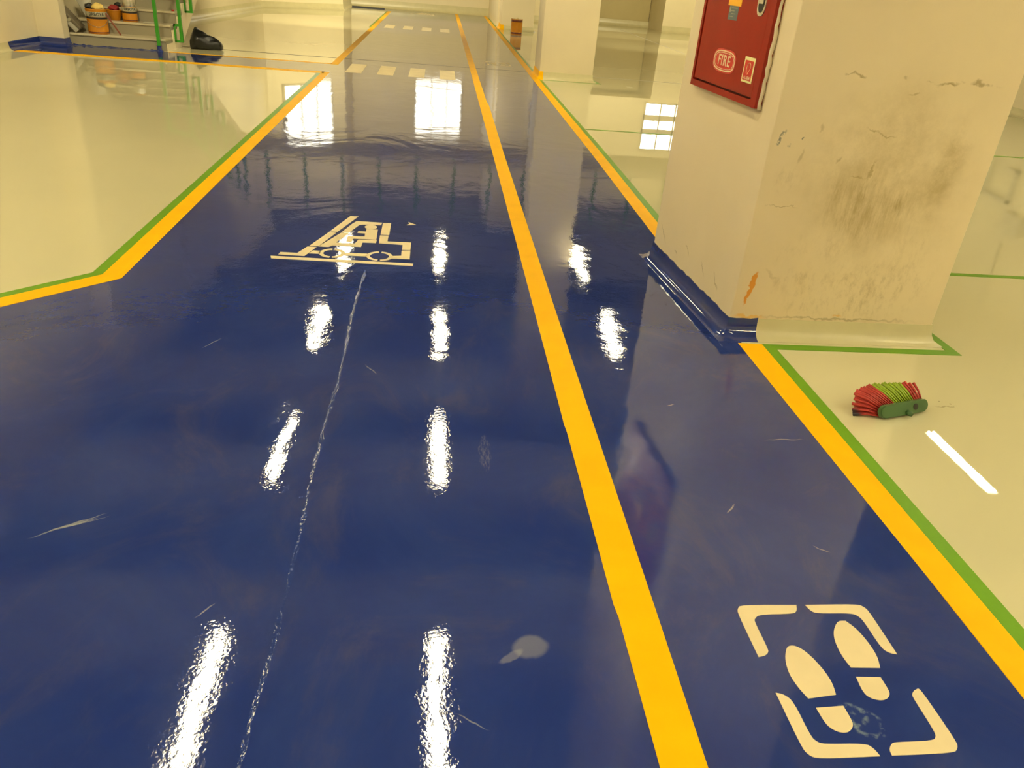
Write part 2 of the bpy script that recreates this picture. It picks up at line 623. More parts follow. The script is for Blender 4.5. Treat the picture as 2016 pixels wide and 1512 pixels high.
struct('floor', prism([(-8, -5), (10.2, -5), (10.2, 32), (-8, 32)], -0.1, 0.0), M['floor'])
struct('ceiling', prism([(-8, -5), (10.2, -5), (10.2, 32), (-8, 32)], 6.0, 6.15), M['ceiling'])
for yb in (0.0, 3.1, 6.2, 9.3, 12.4):  # added unseen beams, wide and pale to band the lane's reflections
    struct('added_ceiling_beam', box((-6, yb, 5.55), (9.6, yb + 1.5, 6.0)), M['beam'])
for yb in (19.0, 24.0):
    struct('added_ceiling_beam', box((-6, yb, 5.6), (9.6, yb + 0.35, 6.0)), M['ceiling'])


def wall(name, path, thick, m, z1=6.0):
    """wall whose room side runs along the path, thickness to the left-hand side"""
    back = offset_path(path, -thick)
    return struct(name, prism([tuple(p) for p in path] + [tuple(p) for p in back[::-1]], 0.0, z1), m)


# the left wall with its pier, then the stair alcove and the oblique wall behind it
struct('wall_left', box((-6.0, -5, 0), (-5.77, 12.72, 6.0)), M['wall'])
struct('wall_pier', prism([(-6.0, 12.72), (-5.77, 12.72), (-5.40, 12.68), (-5.40, 12.87), (-6.0, 12.90)][::-1], 0, 6.0), M['wall'])
struct('wall_alcove', box((-6.0, 12.90, 0), (-5.54, 17.3, 6.0)), M['wall'])
struct('wall_left_far', prism([(-5.50, 17.3), (-5.33, 19.5), (-4.97, 24.6), (-5.2, 24.7), (-5.6, 19.5), (-5.8, 17.3)], 0, 6.0), M['wall'])
struct('wall_oblique', prism([(-4.97, 24.6), (-2.92, 26.3), (-3.1, 26.5), (-5.2, 24.75)], 0, 6.0), M['wall'])
struct('baseboard_left', cove([(-5.77, -5), (-5.77, 11.80)], 0.11, 0.06), M['cream_skirt'], angle=50)
struct('baseboard_pier', cove([(-5.77, 11.80), (-5.77, 12.72), (-5.40, 12.68), (-5.40, 12.86)], 0.11, 0.07), M['lane'], angle=50)
struct('baseboard_stair_side', cove([(-5.45, 17.5), (-5.33, 19.5), (-4.97, 24.6), (-2.92, 26.3)], 0.16, 0.08), M['cream_skirt'], angle=50)

# back wall with a deep recess at its right, wall stub behind the third column
struct('wall_back', prism([(-2.92, 26.3), (-2.92, 28.72), (1.68, 29.25), (1.68, 30.4), (-3.2, 30.4), (-3.2, 26.5)][::-1], 0, 6.0), M['wall'])
struct('wall_stub', prism([(1.68, 24.6), (2.55, 24.6), (2.55, 28.1), (1.68, 30.3)], 0, 6.0), M['wall'])
struct('wall_back_right', prism([(2.55, 28.1), (4.7, 28.1), (4.7, 30.1), (7.5, 30.1), (7.5, 28.1), (9.6, 28.1), (9.6, 30.5), (2.4, 30.5)], 0, 6.0), M['wall'])
struct('wall_recess_lintel', box((4.7, 28.1, 2.15), (7.5, 29.0, 6.0)), M['wall'])
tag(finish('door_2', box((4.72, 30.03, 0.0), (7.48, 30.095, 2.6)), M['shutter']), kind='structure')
struct('baseboard_back', cove([(-2.92, 26.3), (-2.92, 28.72), (1.68, 29.25)], 0.24, 0.07), M['cream_skirt'], angle=50)
struct('baseboard_back_right', cove([(2.55, 28.1), (4.7, 28.1)], 0.2, 0.07), M['cream_skirt'], angle=50)
struct('baseboard_back_far', cove([(7.5, 28.1), (9.6, 28.1)], 0.2, 0.07), M['cream_skirt'], angle=50)
struct('baseboard_recess', cove([(4.7, 30.02), (7.5, 30.02)], 0.2, 0.07), M['cream_skirt'], angle=50)
struct('wall_right', box((9.6, -5, 0), (9.8, 28.1, 6.0)), M['wall'])
struct('baseboard_right', cove([(9.6, 28.0), (9.6, -4.9)], 0.12, 0.07), M['cream_skirt'], angle=50)
struct('wall_behind', box((-5.77, -5.2, 0), (9.6, -5, 6.0)), M['wall'])

# high windows of the back wall
for i, wx in enumerate((-4.0, 0.05, 4.1, 8.15)):
    if i == 0:
        continue
    yb = {1: 29.06, 2: 28.1, 3: 28.1}[i]
    rot = math.atan2(0.53, 4.6) if i == 1 else 0
    wn = thing('window_%d' % i, None, None, (wx, yb - 0.02, 0), rot, kind='structure')
    finish('pane', box((-0.8, -0.02, 2.3), (0.8, 0.0, 3.85)), M['pane'], wn)
    bm = bmesh.new()
    for x in (-0.84, -0.27, 0.27, 0.80):
        add_box(bm, (x, -0.06, 2.26), (x + 0.04, 0.01, 3.89))
    for z, hh in ((2.26, 0.04), (2.68, 0.18), (3.16, 0.18), (3.85, 0.04)):
        add_box(bm, (-0.84, -0.06, z), (0.84, 0.01, z + hh))
    finish('window_frame', bm, M['frame'], wn)
wn = thing('window_4', None, None, (-3.96, 25.42, 0), math.atan2(1.7, 2.05), kind='structure')
finish('pane', box((-0.8, -0.05, 2.1), (0.8, -0.02, 3.6)), M['pane'], wn)
bm = bmesh.new()
for x in (-0.84, -0.27, 0.27, 0.80):
    add_box(bm, (x, -0.09, 2.06), (x + 0.04, 0.01, 3.64))
for z, hh in ((2.06, 0.04), (2.48, 0.18), (2.96, 0.18), (3.6, 0.04)):
    add_box(bm, (-0.84, -0.09, z), (0.84, 0.01, z + hh))
finish('window_frame', bm, M['frame'], wn)

# brown door in the left wall beyond the stairs
dn = thing('door_1', None, None, (-5.215, 22.0, 0), math.atan2(4.6, -0.0) - math.atan2(0.325, 4.6), kind='structure')
finish('door_leaf', box((0.0, -0.02, 0.0), (0.95, 0.06, 2.12)), M['door'], dn)
bm = bmesh.new()
add_box(bm, (-0.07, -0.04, 0), (0.0, 0.07, 2.19))
add_box(bm, (0.95, -0.04, 0), (1.02, 0.07, 2.19))
add_box(bm, (-0.07, -0.04, 2.12), (1.02, 0.07, 2.19))
finish('door_frame', bm, M['wall'], dn)

# floor joints
for k, (a, b) in enumerate((((-5.3, 13.715), (1.60, 13.735)), ((2.47, 13.70), (9.5, 13.73)))):
    struct('trim_%d' % (k + 1), prism([(a[0], a[1]), (b[0], b[1]), (b[0], b[1] + 0.022), (a[0], a[1] + 0.022)], -0.003, 0.0022), M['frame'] if k else M['black'])
struct('trim_3', prism([(5.985, 14), (6.01, 14), (6.01, 27.6), (5.985, 27.6)], -0.003, 0.0012), M['frame'])

# balcony over the hall that the stairs climb to
struct('balcony_slab', box((-5.4, 17.1, 2.24), (9.6, 18.6, 2.41)), M['wall'])


# ------------------------------------------------------------------ painted lane and lines
lane = prism([(-1.525, 28.82), (-2.85, 28.68), (-2.85, 27.42), (-1.525, 27.42), (-1.525, 12.86), (-5.44, 12.88), (-5.44, 12.70), (-5.71, 12.70), (-5.71, 11.93),
              (-1.53, 11.93), (-1.53, 3.74), (-5.6, -0.63), (-5.6, -2.0), (1.50, -2.0), (1.49, 29.14)], -0.002, 0.0012)
tag(finish('painted_lane', lane, M['lane']), 'glossy dark blue painted lane running between yellow lines down the hall', 'floor lane')


def line(name, outline, m, label, cat, z=0.0024, group=None):
    o = finish(name, prism(outline, -0.001, z), m)
    return tag(o, label, cat, group)


def strip(pl, w):
    r = offset_path(pl, w)
    return [tuple(p) for p in pl] + [tuple(p) for p in r[::-1]]


line('lane_line', [(0.523, -1), (0.525, 1.03), (0.5235, 1.47), (0.519, 1.52), (0.518, 2.4), (0.515, 2.45), (0.518, 3.62), (0.522, 7.23), (0.525, 28.9),
                   (0.632, 28.9), (0.626, 10.2), (0.640, 9.9), (0.628, 7.26), (0.627, 3.63), (0.632, 1.48), (0.633, -1)], M['yellow'],
     'yellow line dividing the blue lane beside the white footprint marking', 'floor line')
line('lane_line', [(1.505, -1), (1.50, 1.6), (1.478, 3.243), (1.597, 3.24), (1.607, 1.6), (1.612, -1)], M['yellow'],
     'yellow edge line starting at the foot of the near column', 'floor line')
line('lane_line', [(1.476, 4.3), (1.476, 4.9), (1.492, 7.5), (1.487, 13.15), (1.505, 29.0), (1.605, 29.0), (1.59, 13.2), (1.598, 7.5), (1.58, 5.2), (1.58, 4.3)], M['yellow'],
     'yellow edge line passing the distant columns behind the red cabinet', 'floor line')
line('lane_line', strip([(-5.4, -0.42), (-1.53, 3.74), (-1.53, 11.93)][::-1], 0.105), M['yellow'],
     'yellow bent line between the blue lane and the near white floor', 'floor line')
line('lane_line', [(-1.52, 12.86), (-1.525, 27.42), (-1.635, 27.42), (-1.635, 12.86)], M['yellow'],
     'yellow edge line of the lane beyond the blue cross lane', 'floor line')
line('lane_line', [(-5.70, 11.93), (-1.60, 11.95), (-1.60, 11.78), (-5.70, 11.76)], M['yellow'],
     'thin yellow line along the near side of the blue cross lane', 'floor line')
line('lane_line', [(-4.02, 12.86), (-1.62, 12.88), (-1.62, 12.97), (-4.02, 12.95)], M['yellow'],
     'thin yellow line along the far side of the cross lane by the black bag', 'floor line')
line('border_line',
     [(1.612, -1), (1.607, 1.6), (1.597, 3.242), (2.551, 3.244), (2.551, 4.43), (2.604, 4.43), (2.606, 3.192), (1.652, 3.187), (1.664, 1.6), (1.666, -1)], M['green'],
     'green border line beside the yellow line and round the foot of the near column', 'floor line', 0.0020)
line('border_line', [(1.58, 4.5), (1.58, 5.2), (1.598, 7.5), (1.59, 12.8), (1.63, 12.8), (1.648, 7.5), (1.637, 5.4), (1.635, 4.5)], M['green'],
     'green border line on the white floor between the near and second columns', 'floor line', 0.0020)
line('border_line', [(1.60, 13.8), (1.605, 28.0), (1.64, 28.0), (1.635, 13.8)], M['green'],
     'thin green border line running past the distant orange can', 'floor line', 0.0020)
line('border_line', strip([(-5.47, -0.345), (-1.635, 3.78), (-1.635, 11.9)][::-1], 0.055), M['green'],
     'green border line beside the bent yellow line of the near white floor', 'floor line', 0.0020)
line('border_line', [(-1.635, 20.5), (-1.635, 27.42), (-1.68, 27.42), (-1.68, 20.5)], M['green'],
     'short green border line at the far left end of the lane', 'floor line', 0.0020)
line('cross_line', [(1.65, 8.72), (9.5, 8.75), (9.5, 8.80), (1.65, 8.76)], M['green'],
     'thin green line crossing the white floor behind the red cabinet column', 'floor line', 0.0016)
line('cross_line', [(2.604, 4.385), (9.5, 4.385), (9.5, 4.435), (2.604, 4.435)], M['green'],
     'green line crossing the white floor to the right of the near column', 'floor line', 0.0016)
line('column_border', [(1.65, 12.80), (2.58, 12.80), (2.55, 13.2), (2.50, 13.2), (2.50, 12.83), (1.65, 12.83)], M['green'],
     'thin green border round the foot of the second column', 'floor line', 0.0016)

# crosswalk blocks
for row, (y0, y1, where) in enumerate(((12.05, 13.11, 'nearer'), (20.74, 21.80, 'farther'))):
    for k, x0 in enumerate((-1.335, -0.88, -0.425, 0.03)):
        order = ('next to the left edge line', 'second from the left edge line', 'second from the dividing yellow line', 'next to the dividing yellow line')[k]
        line('crosswalk_block', [(x0, y0), (x0 + 0.235, y0), (x0 + 0.235, y1), (x0, y1)], M['white'],
             'white crosswalk block of the %s row, %s' % (where, order), 'floor marking', 0.0024, 'crosswalk blocks of the %s row' % where)

# forklift pictogram
FORK = {
    'mast': [[(-0.5382, 4.9911), (-0.4849, 4.9963), (-0.582, 4.6493), (-0.6282, 4.6497)], [(-0.6295, 4.6414), (-0.5861, 4.6325), (-0.6572, 4.3663), (-0.7092, 4.362)]],
    'fork': [[(-0.7177, 4.3499), (-0.6654, 4.3506), (-0.7101, 4.1874), (-0.8539, 4.1939), (-0.8493, 4.2355), (-0.7557, 4.2319)]],
    'chassis': [[(-0.6749, 4.2888), (-0.632, 4.2846), (-0.6338, 4.2357), (-0.6949, 4.2338)], [(-0.4974, 4.2692), (-0.37, 4.2737), (-0.3691, 4.2289), (-0.4957, 4.2281)],
                [(-0.2288, 4.2556), (-0.1778, 4.2663), (-0.1788, 4.3545), (-0.1281, 4.3619), (-0.1271, 4.215), (-0.2294, 4.2144)],
                [(-0.318, 4.4696), (-0.3223, 4.6197), (-0.2706, 4.6241), (-0.2699, 4.5111), (-0.1285, 4.5121), (-0.1285, 4.3727), (-0.1765, 4.3693), (-0.1776, 4.4611)]],
    'cab': [[(-0.3205, 4.8741), (-0.2685, 4.8832), (-0.267, 4.6367), (-0.3197, 4.6361)],
            [(-0.4877, 4.8884), (-0.3262, 4.8818), (-0.329, 4.8293), (-0.4405, 4.8229), (-0.4646, 4.8102), (-0.5108, 4.649), (-0.5553, 4.6497), (-0.5103, 4.8279)],
            [(-0.5564, 4.6374), (-0.5114, 4.6368), (-0.5677, 4.4442), (-0.4574, 4.4426), (-0.4439, 4.5183), (-0.3349, 4.5239), (-0.3358, 4.4706), (-0.414, 4.4698),
             (-0.4161, 4.3881), (-0.5796, 4.3889), (-0.5992, 4.3606), (-0.6568, 4.3627)]],
    'driver': [[(-0.4139, 4.7305), (-0.3426, 4.7342), (-0.3381, 4.535), (-0.4751, 4.5326), (-0.4802, 4.4709), (-0.5111, 4.4736), (-0.5113, 4.5774), (-0.412, 4.5855),
                (-0.4147, 4.6447), (-0.4611, 4.6451), (-0.4596, 4.6817), (-0.4116, 4.6816)],
               [(-0.3899 + 0.0384 * math.cos(a), 4.7806 + 0.0437 * math.sin(a)) for a in [2 * math.pi * k / 20 for k in range(20)]]],
    'ground_line': [[(-0.8899, 4.1669), (-0.1038, 4.1445), (-0.1064, 4.1048), (-0.8796, 4.1269)]],
}


def ring(cx, cy, rx, ry, w):
    out = []
    for a0, a1 in ((96, 264), (276, 444)):
        A = [math.radians(a0 + (a1 - a0) * k / 14) for k in range(15)]
        out.append([(cx + rx * math.cos(a), cy + ry * math.sin(a)) for a in A] + [(cx + (rx - w) * math.cos(a), cy + (ry - w) * math.sin(a)) for a in A[::-1]])
    return out


def marking(name, label, parts, loc=(0, 0, 0), scale=1.0, z=0.0024):
    t = thing(name, label, 'floor marking', loc)
    for pn, polys in parts:
        for P in polys:
            finish(pn, prism([(x * scale, y * scale) for x, y in P], -0.001, z), M['white'], t)
    return t


fork_parts = [(k, [[(x + 0.5, y - 4.5) for x, y in P] for P in v]) for k, v in FORK.items()]
fork_parts += [('wheel', ring(-0.066, -0.243, 0.073, 0.078, 0.024)), ('wheel', ring(0.201, -0.257, 0.075, 0.078, 0.022))]
marking('forklift_marking', 'white painted forklift pictogram on the blue lane beside the lamp reflections', fork_parts, (-0.5, 4.5, 0))
marking('forklift_marking', 'small distant white forklift pictogram at the far end of the blue lane', fork_parts, (-0.53, 27.5, 0))
tag(finish('paint_fleck', prism([(-0.162, 4.9284), (-0.1084, 4.8762), (-0.1691, 4.8613), (-0.151, 4.895)], -0.001, 0.0024), M['white']),
    'small white paint fleck on the blue lane just above the forklift pictogram', 'paint fleck')

FOOT = {
    'tl': [(0.8786, 1.5153), (1.04, 1.5149), (1.0326, 1.4932), (1.0179, 1.4816), (0.9193, 1.4803), (0.9003, 1.465), (0.8952, 1.4538), (0.8969, 1.3597), (0.8931, 1.3469),
           (0.8797, 1.3369), (0.8616, 1.3331), (0.8591, 1.4851), (0.8651, 1.5024)],
    'tr': [(1.066, 1.5148), (1.2193, 1.518), (1.237, 1.5072), (1.2425, 1.4866), (1.2421, 1.338), (1.2239, 1.3418), (1.2093, 1.3592), (1.2089, 1.4521), (1.2032, 1.4722),
           (1.1885, 1.4838), (1.086, 1.4831), (1.0723, 1.493)],
    'bl': [(0.8635, 1.223), (0.8829, 1.2172), (0.8981, 1.1967), (0.8991, 1.101), (0.9078, 1.0867), (0.9199, 1.0804), (1.0211, 1.08), (1.0354, 1.0677), (1.0407, 1.0471),
           (0.8922, 1.044), (0.8729, 1.0541), (0.8658, 1.0758)],
    'br': [(1.223, 1.2229), (1.237, 1.2292), (1.2428, 1.2249), (1.2463, 1.0787), (1.2393, 1.0627), (1.2227, 1.0503), (1.07, 1.0479), (1.0706, 1.0628), (1.0847, 1.0785),
           (1.0978, 1.0814), (1.1889, 1.0829), (1.2028, 1.092), (1.2088, 1.1063), (1.2092, 1.2024), (1.2129, 1.2138)],
    's1': [(0.9558, 1.3695), (0.9771, 1.3693), (0.9988, 1.3458), (1.0171, 1.2929), (1.0217, 1.2496), (1.0144, 1.2145), (0.9391, 1.2049), (0.9271, 1.2371), (0.9207, 1.2797),
           (0.9286, 1.3238), (0.9431, 1.3541)],
    'h1': [(0.9469, 1.1781), (1.0176, 1.1821), (1.0197, 1.1421), (1.0152, 1.1252), (0.9986, 1.111), (0.9821, 1.1085), (0.9656, 1.1138), (0.9506, 1.1308)],
    's2': [(1.1362, 1.4553), (1.1563, 1.4552), (1.1746, 1.4242), (1.1836, 1.3726), (1.1835, 1.3309), (1.1719, 1.2943), (1.0938, 1.2963), (1.0871, 1.3346), (1.0913, 1.3841),
           (1.1031, 1.4165), (1.1206, 1.4413)],
    'h2': [(1.0928, 1.2676), (1.1572, 1.2652), (1.1579, 1.224), (1.1525, 1.2103), (1.1383, 1.1991), (1.1204, 1.1958), (1.0995, 1.2021), (1.0876, 1.2183)],
}
foot_name = {'tl': 'corner_bracket', 'tr': 'corner_bracket', 'bl': 'corner_bracket', 'br': 'corner_bracket', 's1': 'sole', 's2': 'sole', 'h1': 'heel', 'h2': 'heel'}
foot_parts = [(foot_name[k], [[(x - 1.05, y - 1.28) for x, y in chaikin(P, 2, 55)]]) for k, P in FOOT.items()]
marking('footprint_marking', 'white pair of shoe prints in a broken square frame on the walkway up close', foot_parts, (1.05, 1.28, 0))
marking('footprint_marking', 'small distant white shoe print marking on the walkway near the second column', foot_parts, (1.06, 14.62, 0), 1.12)

# rough repaired seam along the lane
bm = bmesh.new()
seam_L, seam_R = [], []
for k in range(86):
    y = 0.95 + k * 0.036
    cx = -0.364 + 0.006 * math.sin(y * 5.0) + random.uniform(-0.003, 0.003)
    wd = random.uniform(0.003, 0.009)
    seam_L.append((cx - wd, y))
    seam_R.append((cx + wd, y))
add_prism(bm, seam_R + seam_L[::-1], -0.001, 0.0017)
seam_m = mat('seam_filler', (0.016, 0.034, 0.17), 0.06)
ts = NT(seam_m)
ts.normal(ts.bump(ts.noise(75, 3, 0.6), 0.0011))
tag(finish('floor_seam', bm, seam_m), 'narrow rough seam running lengthwise in the blue lane below the forklift', 'floor seam')


# ------------------------------------------------------------------ columns
NEAR = [(1.441, 3.322), (1.346, 4.451), (2.45, 4.47), (2.50, 3.335)]  # front left, back left, back right, front right


def shaft(pts, z1, bev=0.012):
    bm = prism(pts, 0.0, z1)
    vert = [e for e in bm.edges if abs(e.verts[0].co.z - e.verts[1].co.z) > 1]
    bmesh.ops.bevel(bm, geom=vert, offset=bev, segments=3, affect='EDGES', profile=0.5)
    return bm


col1 = thing('column', 'near cream column with scuffed dirty front and a red fire cabinet', 'column', kind='thing')
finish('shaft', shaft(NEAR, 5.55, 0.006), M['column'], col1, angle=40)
blue_skirt = finish('skirting', cove([(1.62, 4.456), (1.346, 4.451), (1.441, 3.322), (1.585, 3.324)], 0.10, 0.062, 0.004), M['lane'], col1, angle=55)
blue_skirt['label'] = 'dark blue coved skirting'
cream_skirt = finish('skirting', cove([(1.585, 3.324), (2.50, 3.335), (2.45, 4.47)], 0.098, 0.058, 0.0015), M['cream_skirt'], col1, angle=55)
cream_skirt['label'] = 'cream coved skirting'

col2 = thing('column', 'second cream column, plain, standing at the lane edge beyond the near one', 'column', kind='thing')
finish('shaft', shaft([(1.597, 12.93), (1.60, 13.68), (2.46, 13.70), (2.457, 12.95)], 5.55), M['plain_column'], col2, angle=40)
s = finish('skirting', cove([(1.60, 13.68), (1.597, 12.93), (1.66, 12.932)], 0.115, 0.06), M['yellow'], col2, angle=55)
s['label'] = 'yellow painted corner of the skirting'
finish('skirting', cove([(1.66, 12.932), (2.457, 12.95), (2.46, 13.70)], 0.11, 0.065), M['cream_skirt'], col2, angle=55)

col3 = thing('column', 'distant third column beside the single orange can', 'column', kind='thing')
finish('shaft', shaft([(1.70, 23.3), (1.70, 24.2), (2.60, 24.2), (2.60, 23.3)], 5.6), M['plain_column'], col3, angle=40)
s = finish('skirting', cove([(1.70, 24.2), (1.70, 23.3), (1.78, 23.3)], 0.13, 0.08), M['yellow'], col3, angle=55)
s['label'] = 'yellow painted corner of the skirting'
finish('skirting', cove([(1.78, 23.3), (2.60, 23.3), (2.60, 24.2)], 0.11, 0.07), M['cream_skirt'], col3, angle=55)

# ------------------------------------------------------------------ fire cabinet on the near column's lane face
A = Vector((1.441, 3.322, 0))
U = (Vector((1.346, 4.451, 0)) - A).normalized()
N = Vector((-U.y, U.x, 0))
# local frame of the cabinet: x = along -U (reading direction), y = up, z = out of the wall
FR = Matrix(((-U.x, 0, N.x, A.x), (-U.y, 0, N.y, A.y), (0, 1, 0, 0), (0, 0, 0, 1)))


def FB(u0, u1, z0, z1, d0, d1, bevel=0.0):
    return box((-u1, z0, d0), (-u0, z1, d1), bevel, FR)


cab = thing('fire_hose_cabinet', 'red steel fire cabinet mounted on the lane side of the near column', 'fire cabinet')
bm = bmesh.new()
for u0, u1, z0, z1 in ((0.147, 0.198, 1.04, 1.86), (0.900, 0.922, 1.04, 1.86), (0.198, 0.900, 1.04, 1.068), (0.198, 0.900, 1.83, 1.86)):
    add_box(bm, (-u1, z0, -0.004), (-u0, z1, 0.034), FR)
finish('cabinet_frame', bm, M['red'], cab)
finish('cabinet_back', FB(0.19, 0.905, 1.06, 1.84, -0.003, 0.008), M['dark_red'], cab)
door = finish('cabinet_door', FB(0.207, 0.893, 1.076, 1.824, 0.008, 0.030, 0.003), M['red'], cab)


def oval(u, z, ru, rz, d0, d1, seg=28, power=2.0):
    pts = []
    for k in range(seg):
        a = 2 * math.pi * k / seg
        ca, sa = math.cos(a), math.sin(a)
        pts.append((-u + ru * math.copysign(abs(ca) ** (2 / power), ca), z + rz * math.copysign(abs(sa) ** (2 / power), sa)))
    bm = prism(pts, d0, d1)
    for v in bm.verts:
        v.co = FR @ v.co
    return bm


hd = finish('latch_handle', oval(0.282, 1.47, 0.040, 0.068, 0.029, 0.0345, 32, 2.6), M['chrome'], door)
hd['label'] = 'oval chrome latch handle'
finish('latch_recess', oval(0.282, 1.47, 0.030, 0.055, 0.0346, 0.0350, 32, 2.4), M['black'], hd)
finish('latch_lever', FB(0.262, 0.302, 1.45, 1.51, 0.035, 0.040, 0.002), M['chrome'], hd)
# FIRE plate
sg = finish('fire_sign', oval(0.56, 1.191, 0.130, 0.052, 0.0295, 0.0310, 36, 3.2), M['sticker_red'], door)
sg['label'] = 'red FIRE sign with a white outline'
bm = bmesh.new()
for r0u, r0z, r1u, r1z in ((0.122, 0.046, 0.114, 0.0405), (0.108, 0.0365, 0.104, 0.034)):
    o_, i_ = [], []
    for k in range(40):
        a = 2 * math.pi * k / 40
        ca, sa = math.cos(a), math.sin(a)
        e = 2 / 3.0
        cu, su = math.copysign(abs(ca) ** e, ca), math.copysign(abs(sa) ** e, sa)
        o_.append(bm.verts.new(FR @ Vector((-0.56 + r0u * cu, 1.191 + r0z * su, 0.0315))))
        i_.append(bm.verts.new(FR @ Vector((-0.56 + r1u * cu, 1.191 + r1z * su, 0.0315))))
    for k in range(40):
        bm.faces.new((o_[k], o_[(k + 1) % 40], i_[(k + 1) % 40], i_[k]))
finish('sign_outline', bm, M['sticker_white'], sg)
text_mesh('lettering', 'FIRE', 0.068, M['sticker_white'], sg, FR @ Matrix.Translation((-0.56, 1.191, 0.0315)), 0.0007, 0.0004, None, 1.05, 1.12)
# ALARM sticker
al = finish('alarm_sticker', FB(0.234, 0.340, 1.130, 1.236, 0.0295, 0.0306), M['sticker_lime'], door)
al['label'] = 'small ALARM sticker with a pale border'
finish('sticker_panel', FB(0.246, 0.331, 1.139, 1.222, 0.0307, 0.0310), M['sticker_red'], al)
loop = [(-0.300, 1.168), (-0.304, 1.185), (-0.302, 1.200), (-0.292, 1.211), (-0.280, 1.213), (-0.270, 1.206), (-0.268, 1.193), (-0.275, 1.182), (-0.285, 1.173), (-0.288, 1.164)]
finish('pictogram', tube([FR @ Vector((x, z, 0.0312)) for x, z in loop], 0.0016, 6), M['sticker_white'], al)
text_mesh('lettering', 'ALARM', 0.020, M['sticker_white'], al, FR @ Matrix.Translation((-0.2885, 1.149, 0.0312)), 0.0003, 0.0002)
ys = finish('yellow_sticker', FB(0.492, 0.634, 1.429, 1.56, 0.0295, 0.0305), M['sticker_yellow'], door)
gs = finish('grey_sticker', FB(0.512, 0.614, 1.369, 1.4285, 0.0295, 0.0305), M['sticker_grey'], door)
bm = bmesh.new()
for k, (a, b) in enumerate(((0.03, 0.10), (0.02, 0.07), (0.035, 0.085), (0.01, 0.06))):
    add_box(bm, (-0.614 + a * 0.9, 1.418 - k * 0.012, 0.0306), (-0.614 + b * 0.9, 1.421 - k * 0.012, 0.0308), FR)
add_box(bm, (-0.606, 1.402, 0.0306), (-0.594, 1.424, 0.0308), FR)
finish('printed_lines', bm, M['label'], gs)
# chipped plaster bead along the cabinet's edge near the column corner
bead = []
for k in range(30):
    z = 1.036 + k * 0.028
    bead.append(FR @ Vector((-0.143 + random.uniform(-0.003, 0.003), z, 0.010 + random.uniform(-0.003, 0.004))))
s = finish('sealant_bead', tube(bead, [random.uniform(0.006, 0.011) for _ in bead], 8), M['plain_column'], cab, True)
s['label'] = 'ragged pale sealant bead'

# ------------------------------------------------------------------ staircase and its railing
st = thing('staircase', 'grey marble staircase climbing beside the left wall with paint cans on it', 'staircase', (-4.75, 12.9, 0))
SX0, SX1, SY, RISE, GO = -5.44, -4.06, 12.9, 0.172, 0.30
NST = 13
for k in range(NST):
    y0 = SY + GO * k
    zz = RISE * k
    L = Matrix.Translation((4.75, -12.9, 0))
    finish('riser', box((SX0, y0 + 0.02, max(0, zz - 0.06)), (SX1, y0 + GO + 0.05, zz + RISE - 0.03), 0, L), M['marble'], st)
    finish('tread', box((SX0, y0, zz + RISE - 0.03), (SX1 + 0.01, y0 + GO + 0.03, zz + RISE), 0.004, L), M['tread'], st)
bm = bmesh.new()
prof = [(SY + 0.06, 0.0)]
for k in range(NST):
    prof += [(SY + GO * k + 0.06, RISE * k + 0.10), (SY + GO * (k + 1) + 0.06, RISE * k + 0.10)]
prof += [(SY + GO * NST + 0.2, RISE * NST), (SY + GO * NST + 0.2, RISE * NST - 0.35), (SY + 0.75, 0.0)]
lo = [bm.verts.new((SX1 + 4.75 + 0.001, y - 12.9, z)) for y, z in prof]
hi = [bm.verts.new((SX1 + 4.75 + 0.016, y - 12.9, z)) for y, z in prof]
bm.faces.new(lo)
bm.faces.new(hi[::-1])
for i in range(len(prof)):
    j = (i + 1) % len(prof)
    bm.faces.new((lo[i], lo[j], hi[j], hi[i]))
s = finish('stringer', bm, M['stringer'], st)
s['label'] = 'bright cream side face of the stairs'
# ragged blue paint along the foot of the first riser
pts = []
for k in range(40):
    x = -0.66 + k * 0.0335
    pts.append((x, 0.006 + max(0.004, random.gauss(0.006, 0.006))))
bm = bmesh.new()
a = [bm.verts.new((x, 0.016, 0.0)) for x, _ in pts]
b = [bm.verts.new((x, 0.016, z)) for x, z in pts]
for k in range(len(pts) - 1):
    bm.faces.new((a[k], a[k + 1], b[k + 1], b[k]))
s = finish('paint_edge', bm, M['lane'], st)
s['label'] = 'ragged blue paint along the foot of the first step'

rail = thing('stair_railing', 'green steel railing with square posts along the open side of the stairs', 'railing', (-3.95, 13.3, 0))
RO = Vector((3.95, -13.3, 0))


def rbox(lo, hi, bev=0.004):
    bm = box(lo, hi, bev)
    for v in bm.verts:
        v.co += RO
    return bm


p0 = finish('post', rbox((-4.165, 12.845, 0.06), (-4.120, 12.890, 1.12)), M['post_green'], rail)
s = finish('paint_splash', lathe([(0.045, 0.0015), (0.040, 0.012), (0.034, 0.03), (0.033, 0.07), (0.036, 0.085), (0.0, 0.086)], 11), M['lane'], rail)
s.location = Vector((-4.1425, 12.8675, 0.001)) + RO
s['label'] = 'blue paint splashed round the foot of the first post'
posts = []
for k in range(6):
    y = 13.345 + 0.66 * k
    z = 0.10 + 0.378 * k
    posts.append((y, z))
    p = finish('post', rbox((-3.965, y - 0.022, z), (-3.920, y + 0.022, z + 1.20)), M['post_green'], rail)
    bm = bmesh.new()
    for lo_, hi_ in (((-4.044, y - 0.02, z + 0.005), (-4.020, y + 0.02, z + 0.26)), ((-4.044, y - 0.02, z), (-3.96, y + 0.02, z + 0.03)), ((-4.044, y - 0.02, z + 0.225), (-3.96, y + 0.02, z + 0.26))):
        add_box(bm, tuple(Vector(lo_) + RO), tuple(Vector(hi_) + RO))
    finish('bracket', bm, M['post_green'], p)
